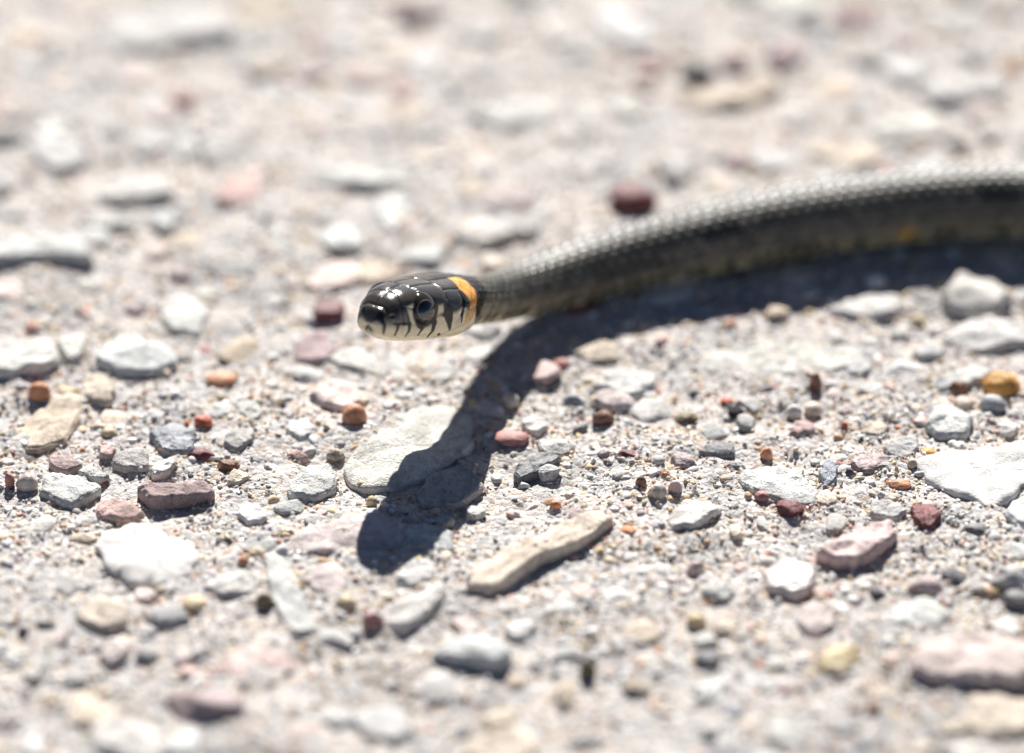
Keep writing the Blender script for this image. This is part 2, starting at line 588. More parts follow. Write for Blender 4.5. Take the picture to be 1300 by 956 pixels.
# dark rim of the eye socket
EYE = skin_at(716, 428)
de = np.linalg.norm(smoothV[hs] - np.array(EYE[2]), axis=-1)
mir = np.where(HP * near_sign < 0)
rc = int(np.argmin(np.abs(ss / HL - EYE[0])))
lat_dir = sidev[rc]
EYE2 = np.array(EYE[2]) - 2 * np.dot(np.array(EYE[2]) - cen[rc], lat_dir) * lat_dir
de2 = np.linalg.norm(smoothV[hs] - EYE2, axis=-1)
dm = np.minimum(de, de2)
c = over(c, BLACK, np.clip((1.70 - dm) / 0.12 * .5 + .5, 0, 1))
# collar and nape
col_path = trace([(925, 128), (1000, 112), (1100, 165), (1165, 235), (1195, 310), (1180, 430), (1140, 510), (1080, 545), (1092, 455), (1138, 405), (1118, 310), (1050, 240), (985, 170)])
colm = poly_mask(col_path, .14, grow=.06)
colm = colm * np.where(HP * near_sign < 0, np.clip((HA - math.radians(48)) / .08, 0, 1), 1.0)
nape = trace([(1060, 112), (1130, 140), (1215, 210), (1240, 300), (1215, 400)])
dn, fnap = seg_dist(nape)
c = over(c, BLACK, np.clip((1.65 - 0.5 * fnap - dn) / .25 * .5 + .5, 0, 1))
yel = np.clip((HA - math.radians(62)) / math.radians(40), 0, 1)[..., None]
ocol = (np.array(ORANGE) * (1 - yel) + np.array((.80, .52, .20)) * yel) * (0.86 + .28 * rnd[hs])[..., None] * (1 - .45 * np.exp(-(edge[hs] / .17) ** 2))[..., None]
c = c * (1 - colm[..., None]) + ocol * colm[..., None]
# plate layout on top of the head (t, degrees from the midline)
D2 = math.radians
plates = [[(.05, 0), (.32, 0)], [(.62, 0), (1.0, 0)], [(.055, 0), (.06, 30), (.05, 62)], [(.17, 0), (.165, 20), (.135, 48)], [(.32, 0), (.325, 16), (.335, 24), (.335, 50), (.30, 66)],
          [(.325, 18), (.45, 16), (.57, 19)], [(.57, 19), (.62, 0)], [(.57, 19), (.575, 40), (.545, 55)], [(.575, 40), (.72, 42), (.86, 40), (.93, 22), (.95, 0)],
          [(.135, 48), (.22, 58), (.30, 66)], [(.06, 50), (.135, 48), (.15, 80), (.14, 98)], [(.72, 42), (.70, 74), (.62, 90)], [(.86, 40), (.88, 70)], [(.70, 74), (.90, 76)]]
groove = np.zeros((hr, NA)); near_seam = np.full((hr, NA), 9.0)
for pl in plates:
    q = np.array([(t_, D2(a_)) for t_, a_ in pl])
    q2 = np.concatenate([np.linspace(q[i], q[i + 1], 8) for i in range(len(q) - 1)])
    d, _ = seg_dist(q2)
    near_seam = np.minimum(near_seam, d)
groove = np.exp(-(near_seam / 0.065) ** 2)
pillow = np.clip(near_seam / 0.75, 0, 1); pillow = 1 - (1 - pillow) ** 2
groove = groove * (1 - colm)
c = c * (1 - 0.75 * groove * (darkm > .4))[..., None]
# mouth line and notch under the nose
mouth = trace([(170, 572), (250, 600), (340, 652), (500, 678), (720, 684), (850, 652), (1000, 585), (1075, 548)])
dmo, _ = seg_dist(mouth)
mo = np.exp(-(dmo / 0.07) ** 2)
c = over(c, (0.16, 0.10, 0.05), mo * .45)
nt_, _ = seg_dist(trace([(182, 573), (222, 589)]))
c = over(c, (0.10, 0.05, 0.025), np.clip((0.12 - nt_) / .08 * .5 + .5, 0, 1))
no_, _ = seg_dist(trace([(415, 478), (425, 484)]))
nos = np.clip((0.20 - no_) / .1 * .5 + .5, 0, 1)
c = over(c, (0.004, 0.004, 0.004), nos)
blend = np.clip((0.93 - HT) / 0.06, 0, 1)                 # head plates give way to neck scales
blend = np.maximum(blend, 0)
markm = np.maximum(colm, np.clip((1.65 - 0.5 * fnap - dn) / .25 * .5 + .5, 0, 1))
fade = np.maximum(blend, markm)[..., None]
cols[hs] = cols[hs] * (1 - fade) + c * (0.82 + .30 * (rnd[hs] * (1 - blend) + .6 * blend))[..., None] * fade
disp[hs] = disp[hs] * (1 - blend) + blend * (-0.09 * groove + 0.075 * pillow - 0.05 * mo - 0.20 * nos)
disp[hs] -= 0.25 * np.clip(1.5 - dm, 0, 1) * blend
gloss[hs] = gloss[hs] * (1 - blend) + 0.21 * blend
tip = np.clip(tS / .05, 0, 1)[:, None]
finalV = to_world(rad + disp * tip)

allv = np.vstack([finalV.reshape(-1, 3), cen[:1] - tan[:1] * ss[0] * .9, cen[-1:] + tan[-1:] * .15])
c4 = np.concatenate([cols.reshape(-1, 3), gloss.reshape(-1, 1)], 1)
c4 = np.vstack([c4, c4[:1], c4[-1:]])
# end caps as degenerate-free fans made of quads' triangles
me = bpy.data.meshes.new('body')
tipi, taili = NR * NA, NR * NA + 1
tri = [(tipi, int(nxt[0, k]), int(ridx[0, k])) for k in range(NA)] + [(taili, int(ridx[-1, k]), int(nxt[-1, k])) for k in range(NA)]
me.vertices.add(len(allv)); me.vertices.foreach_set('co', (allv * S).astype(np.float32).ravel())
lv = np.concatenate([quads.ravel(), np.array(tri).ravel()]).astype(np.int32)
me.loops.add(len(lv)); me.loops.foreach_set('vertex_index', lv)
nq = len(quads); npol = nq + len(tri)
me.polygons.add(npol)
me.polygons.foreach_set('loop_start', np.concatenate([np.arange(nq) * 4, nq * 4 + np.arange(len(tri)) * 3]).astype(np.int32))
me.polygons.foreach_set('loop_total', np.concatenate([np.full(nq, 4), np.full(len(tri), 3)]).astype(np.int32))
me.polygons.foreach_set('use_smooth', np.ones(npol, bool))
ca = me.color_attributes.new('Col', 'FLOAT_COLOR', 'POINT'); ca.data.foreach_set('color', c4.astype(np.float32).ravel())
me.update(calc_edges=True); me.validate()


def skin_material():
    m, t, b = new_mat('snake_skin')
    at = N(t, 'ShaderNodeVertexColor'); at.layer_name = 'Col'
    tc = N(t, 'ShaderNodeTexCoord')
    n = tex_noise(t, tc.outputs['Object'], 3500.0, 3.0, 0.6)
    r = ramp(t, n.outputs['Fac'], [(0.3, 0.78), (0.5, 1.0), (0.7, 1.2)])
    c_ = mix(t, 'MULTIPLY', 0.6, at.outputs['Color'], r.outputs[0])
    t.links.new(c_, b.inputs['Base Color'])
    t.links.new(at.outputs['Alpha'], b.inputs['Roughness'])
    b.inputs['Specular IOR Level'].default_value = 0.48
    bp = N(t, 'ShaderNodeBump'); bp.inputs['Strength'].default_value = 0.30; bp.inputs['Distance'].default_value = 0.00008
    t.links.new(n.outputs['Fac'], bp.inputs['Height']); t.links.new(bp.outputs[0], b.inputs['Normal'])
    return m


snake = bpy.data.objects.new('grass_snake', None)
col.objects.link(snake)
base = spine(np.array([HL * 2.2]))[0]
snake.location = Vector((base[0] * S, base[1] * S, 0.0))
snake.empty_display_size = 0.01
tag(snake, 'young dark grass snake with orange collar lifting its head off the gravel', 'snake')
bo = link('body', me, skin_material(), parent=snake)
bo.matrix_parent_inverse = Matrix.Translation(-snake.location)


def cap_mesh(name, r, ang, n=40, rings=10, a0=0.0):
    """cap of a sphere of radius r about +Z between angles a0 and ang, with a little thickness"""
    v, f = [], []
    for i in range(rings + 1):
        a = a0 + (ang - a0) * i / rings
        for k in range(n):
            p = 2 * math.pi * k / n
            v.append((r * math.sin(a) * math.cos(p), r * math.sin(a) * math.sin(p), r * math.cos(a)))
    for i in range(rings):
        for k in range(n):
            f.append((i * n + k, (i + 1) * n + k, (i + 1) * n + (k + 1) % n, i * n + (k + 1) % n))
    return mesh_from_arrays(name, v, f)


def simple(name, colr, rough, spec=0.5, coat=0.0):
    m, t, b = new_mat(name)
    tc = N(t, 'ShaderNodeTexCoord')
    n = tex_noise(t, tc.outputs['Object'], 9000.0, 2.0)
    r = ramp(t, n.outputs['Fac'], [(0.3, 0.7), (0.7, 1.3)])
    t.links.new(mix(t, 'MULTIPLY', 1.0, colr, r.outputs[0]), b.inputs['Base Color'])
    b.inputs['Roughness'].default_value = rough
    b.inputs['Specular IOR Level'].default_value = spec
    b.inputs['Coat Weight'].default_value = coat
    b.inputs['Coat Roughness'].default_value = 0.02
    return m


m_iris = simple('iris', (0.028, 0.022, 0.017), 0.10, 0.35, 0.0)
m_pupil = simple('pupil', (0.004, 0.004, 0.006), 0.03, 0.6, 1.0)
m_ring = simple('iris_ring', (0.24, 0.20, 0.14), 0.3, 0.4, 0.0)
vI, fI = ICO[4]
RE = 1.84
for k, (p, sgn) in enumerate(((np.array(EYE[2]), 1), (EYE2, -1))):
    nr = np.array(EYE[3])
    if np.dot(nr, np.array(EYE[2]) - CAM) > 0: nr = -nr
    if sgn < 0:
        nr = nr - 2 * np.dot(nr, lat_dir) * lat_dir
    nr = nr / np.linalg.norm(nr)
    ax = lat_dir * sgn * (1 if np.dot(lat_dir, np.array(EYE[2]) - cen[rc]) > 0 else -1) * 0.9 - tan[rc] * 0.38 + nrm[rc] * 0.22
    ax = ax / np.linalg.norm(ax)
    eo = link('eye', mesh_from_arrays('eye', vI * RE, fI), m_iris, parent=snake)
    q = Vector(ax).to_track_quat('Z', 'Y')
    eo.matrix_parent_inverse = Matrix.Identity(4)
    eo.location = Vector((p - nr * 1.02) * S) - snake.location
    eo.rotation_mode = 'QUATERNION'; eo.rotation_quaternion = q
    link('pupil', cap_mesh('pupil', RE + 0.012, math.radians(31)), m_pupil, parent=eo)
    link('iris_ring', cap_mesh('iris_ring', RE + 0.010, math.radians(34), a0=math.radians(31.3), rings=3), m_ring, parent=eo)

# --------------------------------------------------------------------------------- stones seen in the photograph
placed = []          # (x, y, radius) of every stone, mm
slab_polys = []


def depth_scale(p):
    return PX * float(np.dot(p - CAM, fwd)) / D


def chaikin(p, n=1):
    for _ in range(n):
        q = np.roll(p, -1, axis=0)
        p = np.stack([p * .88 + q * .12, p * .12 + q * .88], 1).reshape(-1, p.shape[1])
    return p


def resample(p, m):
    q = np.vstack([p, p[:1]])
    L = np.concatenate([[0], np.cumsum(np.linalg.norm(np.diff(q, axis=0), axis=1))])
    t = np.linspace(0, L[-1], m, endpoint=False)
    return np.stack([np.interp(t, L, q[:, k]) for k in range(2)], 1)


def slab_mesh(name, outline, top, tiltx=0.0, tilty=0.0, dome=0.0, seed=0, rough=1.0, m=72):
    """outline: ground polygon in mm about its own middle; top: height above the ground in mm"""
    o = resample(chaikin(outline, 1), m)
    size = float(np.sqrt(np.mean((o ** 2).sum(1))))
    ang = np.arctan2(o[:, 1], o[:, 0])
    j = fbm(o[:, 0] / (size * .30) + seed * 7.1, o[:, 1] / (size * .30) - seed * 3.3, seed=seed, octaves=4)
    o = o * (1 + 0.075 * rough * j)[:, None]
    bev = min(0.40, 0.09 * size) / size
    r_ = np.random.default_rng(seed)
    ridge = []
    for q_ in range(5):
        an = q_ * 1.2566 + r_.uniform(-.5, .5)
        ridge.append((math.cos(an), math.sin(an), r_.uniform(.25, 1.5), r_.uniform(0, .45)))
    rings = [(0.14, 0), (0.28, 0), (0.42, 0), (0.56, 0), (0.69, 0), (0.81, 0), (0.91, 0), (1 - 1.0 * bev, -0.03), (1 - .3 * bev, -0.12), (1.0, -0.3), (1.015, -0.8), (1.0, -1.4), (0.97, -2.2)]

    def facet(p):
        z_ = np.zeros(len(p))
        for ca, sa, gq, of in ridge:
            z_ = np.maximum(z_, ((p[:, 0] * ca + p[:, 1] * sa) / size - of) * gq)
        return z_
    v = [np.array([[0, 0, top + dome - dome * facet(np.zeros((1, 2)))[0]]])]
    for s_, dz in rings:
        p = o * s_
        dd = dz * min(1.0, max(top, .5) / 0.9) if dz > -1.3 else dz - max(0, top - .8)
        fz = np.minimum(facet(p) * dome, max(top * .75 + dome, .1))
        n1 = fbm(p[:, 0] / (size * .45) + seed, p[:, 1] / (size * .45) + seed, seed=seed + 9, octaves=5) * min(0.34, 0.065 * size) * rough
        n2 = noise(p[:, 0] / 0.6 + seed, p[:, 1] / .6, seed=seed + 2) * 0.06
        chip = np.clip(fbm(np.cos(ang) * 3.5 + seed, np.sin(ang) * 3.5, seed=seed + 31, octaves=4) - .1, 0, 1) * max(0, s_ - .72) * 1.7 * min(1.2, top + .2)
        z = top + dome - fz + dd
        v.append(np.column_stack([p, z + (n1 + n2) * (1 if dz > -1 else .3) - chip]))
    v = np.vstack(v)
    v[:, 2] += v[:, 0] * math.tan(tiltx) + v[:, 1] * math.tan(tilty)
    f = []
    nr_ = len(rings)
    k = np.arange(m); k1 = (k + 1) % m
    quadsS = np.concatenate([np.stack([1 + i * m + k, 1 + (i + 1) * m + k, 1 + (i + 1) * m + k1, 1 + i * m + k1], 1) for i in range(nr_ - 1)])
    area = np.sum(o[:, 0] * np.roll(o[:, 1], -1) - o[:, 1] * np.roll(o[:, 0], -1))
    tri_ = np.stack([np.zeros(m, int), 1 + k, 1 + k1], 1)
    last = 1 + (nr_ - 1) * m
    faces = [tuple(int(a) for a in q) for q in quadsS] + [tuple(int(a) for a in q) for q in tri_] + [tuple(int(last + i) for i in range(m))[::-1]]
    if area < 0:
        faces = [q[::-1] for q in faces]
    me = bpy.data.meshes.new(name)
    me.from_pydata([tuple(p) for p in v * S], [], faces)
    me.polygons.foreach_set('use_smooth', np.ones(len(faces), bool))
    me.update()
    return me


def rock_mesh(name, a, b, c_, yaw, seed, level=4, facets=9, rough=0.10, bite=0.25):
    v, f = ICO[level]
    v = v.copy()
    r = np.random.default_rng(seed)
    for _ in range(facets):
        n = r.normal(size=3); n[2] *= .7; n /= np.linalg.norm(n)
        d = 1 - r.uniform(0.06, bite)
        h = v @ n - d
        v -= np.where(h > 0, h, 0)[:, None] * n
    off = r.uniform(0, 90, 3)
    dn_ = fbm(v[:, 0] * 1.6 + off[0], v[:, 1] * 1.6 + off[1], v[:, 2] * 1.6 + off[2], seed=seed % 97, octaves=4)
    v = v * (1 + rough * dn_)[:, None]
    v = v * np.array([a, b, c_])
    cs, sn = math.cos(yaw), math.sin(yaw)
    v = np.column_stack([v[:, 0] * cs - v[:, 1] * sn, v[:, 0] * sn + v[:, 1] * cs, v[:, 2]])
    return mesh_from_arrays(name, v, f, smooth=True)


C = dict(white=(.59, .58, .56), pale=(.58, .585, .56), grey=(.46, .455, .445), dgrey=(.20, .20, .205), tan=(.56, .49, .40), cream=(.66, .58, .49), blush=(.62, .54, .51),
         pink=(.56, .42, .39), rose=(.44, .22, .20), orange=(.62, .29, .16), amber=(.66, .34, .09), yellow=(.58, .47, .29), red=(.52, .13, .07), maroon=(.17, .055, .055), brown=(.22, .12, .08),
         mauve=(.36, .29, .29), dark=(.045, .045, .05), olive=(.17, .14, .08), blue=(.27, .29, .32))

# label, material, colour, height above ground (mm), dome (mm), photo outline of the top face
SLABS = [
    ('large clean pale slab with a tiny amber pebble at its corner', 'clean', 'white', 1.9, .1, [(1162, 585), (1187, 571), (1260, 564), (1300, 553), (1345, 556), (1350, 590), (1300, 615), (1270, 637), (1250, 642), (1200, 617), (1175, 602)]),
    ('pale slab split off along a crack beside the large clean slab', 'clean', 'white', 1.6, .1, [(1268, 652), (1302, 622), (1350, 606), (1370, 660), (1320, 676)]),
    ('broad rounded white flat stone bedded in sandy grit', 'clean', 'white', 1.2, .2, [(122, 680), (180, 662), (215, 666), (245, 685), (250, 720), (220, 737), (175, 742), (140, 727)]),
    ('grey white wedge stone with a notched front edge in coarse sand', 'lime', 'pale', 1.3, .2, [(50, 622), (57, 597), (105, 602), (132, 615), (95, 640), (67, 634)]),
    ('mauve block with a shaded front face lying in coarse sand', 'lime', 'mauve', 1.7, .1, [(176, 613), (262, 611), (278, 624), (240, 629), (182, 631)]),
    ('long cream slab with a dark broken front edge', 'lime', 'cream', 1.8, .05, [(590, 738), (602, 712), (700, 669), (765, 648), (777, 658), (745, 682), (690, 703), (620, 742)]),
    ('narrow finger shaped grey white stone pointing away from the snake', 'lime', 'pale', 1.2, .4, [(334, 695), (352, 686), (378, 740), (402, 795), (396, 806), (374, 808), (354, 780), (340, 735)]),
    ('oval white stone beyond the tip of the head shadow', 'lime', 'white', .9, .4, [(488, 790), (500, 765), (530, 750), (560, 738), (567, 752), (540, 783), (510, 798)]),
    ('small white stone cut by the edge of the head shadow', 'lime', 'white', 1.0, .4, [(500, 733), (525, 706), (550, 712), (554, 733), (522, 746)]),
    ('pale pinkish flat stone half covered by the head shadow', 'lime', 'blush', .6, .2, [(355, 690), (380, 670), (450, 652), (482, 652), (532, 670), (512, 690), (440, 699), (370, 699)]),
    ('large grey flat stone crossed by the neck shadow', 'lime', 'pale', .6, .3, [(436, 592), (470, 548), (510, 521), (560, 514), (600, 530), (596, 570), (552, 600), (500, 622), (450, 612)]),
    ('rough grey stone wholly inside the neck shadow', 'lime', 'grey', .7, .3, [(528, 622), (560, 592), (602, 585), (612, 618), (584, 642), (532, 642)]),
    ('low grey hump of stone left of the neck shadow', 'lime', 'pale', .8, .5, [(362, 627), (388, 592), (420, 590), (430, 615), (402, 634)]),
    ('pale domed stone behind the round orange pebble', 'lime', 'blush', 1.0, .6, [(393, 500), (420, 484), (456, 488), (468, 508), (440, 522), (400, 512)]),
    ('broad pale slab above a dark crack at the end of a row', 'lime', 'pale', 1.6, .1, [(-40, 436), (62, 424), (78, 458), (38, 468), (-40, 472)]),
    ('small pale slab wedged between two broader pale slabs', 'lime', 'pale', 1.5, .1, [(70, 428), (110, 424), (104, 450), (86, 456)]),
    ('broad pale slab with an undercut tip beside the dark crack', 'lime', 'pale', 1.6, .15, [(119, 444), (160, 421), (218, 440), (226, 458), (192, 471), (150, 466), (122, 458)]),
    ('brownish cream stone set upright in front of the dark crack', 'lime', 'tan', 1.3, .4, [(104, 478), (128, 470), (147, 494), (142, 514), (108, 506)]),
    ('flat tan slab lying in front of a salmon pebble', 'lime', 'tan', .6, .15, [(10, 557), (40, 526), (75, 502), (105, 500), (100, 530), (82, 560), (40, 569)]),
    ('speckled blue grey stone with a black end', 'gran', 'blue', 1.0, .3, [(190, 548), (218, 534), (250, 548), (244, 572), (205, 571)]),
    ('small bright white chip tilted in the sand', 'quartz', 'white', 1.4, .1, [(190, 592), (214, 579), (225, 585), (212, 599), (192, 602)]),
    ('grey triangular chip with a shaded front edge', 'lime', 'mauve', 1.0, .1, [(60, 578), (90, 577), (106, 591), (82, 597), (66, 591)]),
    ('thin grey white chip touching the notched wedge stone', 'lime', 'pale', .9, .1, [(96, 597), (112, 588), (140, 604), (124, 608)]),
    ('rough grey stone beside a dark red chip', 'lime', 'grey', 1.0, .4, [(282, 560), (296, 543), (324, 546), (320, 561), (298, 573)]),
    ('big smooth mauve white stone bulging from the gravel', 'lime', 'blush', 1.6, .7, [(1148, 832), (1180, 810), (1268, 803), (1312, 814), (1326, 846), (1282, 862), (1192, 858), (1156, 846)]),
    ('pale oval stone with a thin brown rim', 'lime', 'pale', 1.0, .5, [(1114, 784), (1140, 765), (1180, 760), (1212, 779), (1190, 799), (1140, 795)]),
    ('yellow and white veined stone among grey grit', 'smooth', 'yellow', 1.3, .8, [(1035, 840), (1050, 822), (1090, 819), (1094, 835), (1070, 851), (1045, 849)]),
    ('rough pink granite lump with a shaded front', 'gran', 'pink', 1.5, .4, [(1038, 697), (1080, 674), (1132, 654), (1138, 678), (1102, 702), (1076, 711), (1050, 706)]),
    ('pink and white quartz lump with an orange seam', 'quartz', 'blush', 1.2, .6, [(968, 722), (1000, 711), (1036, 720), (1036, 743), (1010, 754), (975, 745)]),
    ('broad flat grey stone with a pitted surface in sandy hollow', 'lime', 'pale', .8, .2, [(928, 606), (960, 589), (1000, 590), (1042, 624), (1036, 640), (1000, 640), (958, 624)]),
    ('white stone with a sharp ridge behind the cream slab', 'lime', 'white', 1.2, .7, [(844, 666), (868, 635), (905, 631), (917, 648), (882, 670), (850, 673)]),
    ('porous blue grey lump standing in fine sand', 'gran', 'blue', 1.3, .5, [(1037, 602), (1050, 585), (1064, 589), (1061, 613), (1048, 621)]),
    ('dark mauve rock with a bright pale hollow', 'gran', 'mauve', 1.3, .3, [(1078, 586), (1095, 574), (1130, 578), (1129, 590), (1105, 598), (1085, 597)]),
    ('dark red brown rock beside the corner of a split slab', 'gran', 'maroon', 1.4, .4, [(1154, 641), (1184, 639), (1196, 653), (1182, 671), (1164, 664)]),
    ('blackish grey jagged rock near the neck shadow', 'gran', 'dgrey', 1.4, .3, [(648, 600), (665, 580), (700, 574), (712, 581), (690, 596), (660, 608)]),
    ('grey stone with a pale bead beside the large clean slab', 'lime', 'grey', 1.1, .4, [(1120, 574), (1131, 555), (1165, 554), (1167, 572), (1146, 584)]),
    ('pale ridge shaped rock behind the large clean slab', 'lime', 'pale', 1.4, .9, [(1174, 541), (1190, 515), (1215, 514), (1237, 530), (1226, 553), (1190, 554)]),
    ('flat pale stone behind the big amber pebble', 'lime', 'pale', 1.2, .1, [(1180, 487), (1228, 461), (1262, 467), (1250, 479), (1215, 493), (1186, 492)]),
    ('very broad pale slab flush with the ground before the snake body', 'lime', 'pale', .4, .2, [(878, 452), (960, 434), (1080, 438), (1104, 454), (1052, 470), (950, 478), (890, 466)]),
    ('white domed stone half in the shadow of the snake body', 'lime', 'white', 1.5, .9, [(1194, 376), (1220, 345), (1260, 347), (1288, 374), (1262, 390), (1210, 391)]),
    ('white flat stone along the edge of the body shadow', 'lime', 'white', .9, .4, [(1048, 396), (1090, 376), (1140, 375), (1152, 394), (1100, 405)]),
    ('broad white flat stone in front of the white domed stone', 'lime', 'white', .7, .3, [(1192, 431), (1230, 406), (1302, 404), (1316, 430), (1252, 446)]),
    ('pale flat stone between pink pebbles and the body shadow', 'lime', 'pale', .6, .4, [(752, 490), (780, 468), (826, 472), (834, 490), (800, 504)]),
    ('blush grey flat stone near a brown pebble', 'lime', 'blush', .6, .4, [(752, 506), (775, 488), (806, 494), (808, 512), (772, 518)]),
    ('white flat stone behind the blush grey flat stone', 'lime', 'white', .7, .3, [(790, 483), (812, 470), (834, 476), (830, 490), (806, 493)]),
    ('large pale slab with a long dark shadow under its front edge', 'lime', 'pale', 2.0, .3, [(-30, 328), (0, 303), (50, 296), (104, 300), (118, 326), (60, 322), (20, 326)]),
    ('long pale slab with a dark undercut behind the snake head', 'lime', 'pale', 1.8, .3, [(362, 228), (392, 206), (480, 205), (532, 220), (500, 236), (420, 236)]),
    ('very large pale slab with an orange stained front edge', 'lime', 'white', 2.0, .5, [(108, 54), (140, 12), (280, 8), (304, 40), (200, 60)]),
    ('curved cream stone in front of the pink and black stones', 'lime', 'cream', 1.4, .5, [(860, 116), (930, 111), (978, 90), (1000, 108), (950, 133), (880, 140)]),
    ('white leaning stone behind the maroon stone', 'lime', 'white', 1.5, .9, [(828, 203), (858, 185), (886, 208), (872, 230), (845, 226)]),
    ('white flat stone behind the middle of the snake body', 'lime', 'white', .9, .5, [(948, 206), (972, 193), (1008, 196), (1012, 212), (974, 218)]),
    ('pale pink boulder like lump in the blurred gravel', 'lime', 'pink', 1.3, .7, [(272, 254), (290, 222), (330, 224), (330, 258), (296, 266)]),
    ('rose pink flat stone with an orange front edge', 'gran', 'pink', 1.0, .5, [(272, 850), (300, 826), (352, 824), (374, 844), (340, 864), (290, 864)]),
    ('grey white stone above a black hollow', 'lime', 'pale', 1.6, .4, [(543, 826), (570, 805), (620, 804), (652, 828), (632, 842), (590, 832)]),
    ('smooth pale pink grey stone near the finger shaped stone', 'lime', 'blush', .9, .4, [(386, 738), (402, 716), (430, 712), (444, 730), (432, 754), (398, 752)]),
    ('white rounded stone near the yellow pebble', 'lime', 'white', .9, .5, [(255, 745), (290, 724), (322, 736), (322, 752), (280, 756)]),
    ('pale cream lump above a dark slit', 'lime', 'cream', .9, .5, [(92, 780), (120, 755), (150, 762), (166, 788), (130, 798)]),
    ('broad greyish pink stone below the pink and white quartz', 'lime', 'blush', .8, .4, [(1010, 790), (1020, 764), (1056, 768), (1062, 796), (1030, 806)]),
    ('pale grey slab behind the dark red cube', 'lime', 'grey', .9, .2, [(238, 330), (280, 308), (330, 318), (340, 342), (280, 352)]),
    ('white slab in the blurred gravel between two pale slabs', 'lime', 'white', 1.0, .3, [(100, 244), (150, 222), (212, 226), (222, 246), (160, 256)]),
    ('faint grey flat stone behind the tail end of the snake', 'lime', 'pale', .9, .4, [(1100, 165), (1150, 140), (1196, 150), (1200, 172), (1140, 180)]),
    ('white oval stone far behind the snake', 'lime', 'white', 1.0, .4, [(1160, 115), (1190, 98), (1230, 102), (1236, 122), (1190, 130)]),
    ('greyish slab with rounded ends far behind the head', 'lime', 'pale', 1.0, .4, [(590, 150), (640, 128), (700, 134), (706, 156), (640, 166)]),
    ('pale round stone behind the neck with a dark hollow below', 'lime', 'white', 1.0, .6, [(572, 300), (600, 278), (640, 284), (650, 302), (610, 312)]),
    ('white low stone near the neck in soft focus', 'lime', 'white', 1.0, .6, [(624, 290), (648, 272), (680, 276), (684, 292), (652, 300)]),
    ('pale cracked flat stone with a dark slit behind the orange pebble', 'lime', 'pale', 1.2, .2, [(400, 450), (440, 440), (500, 448), (560, 462), (540, 480), (490, 482), (440, 464)]),
]

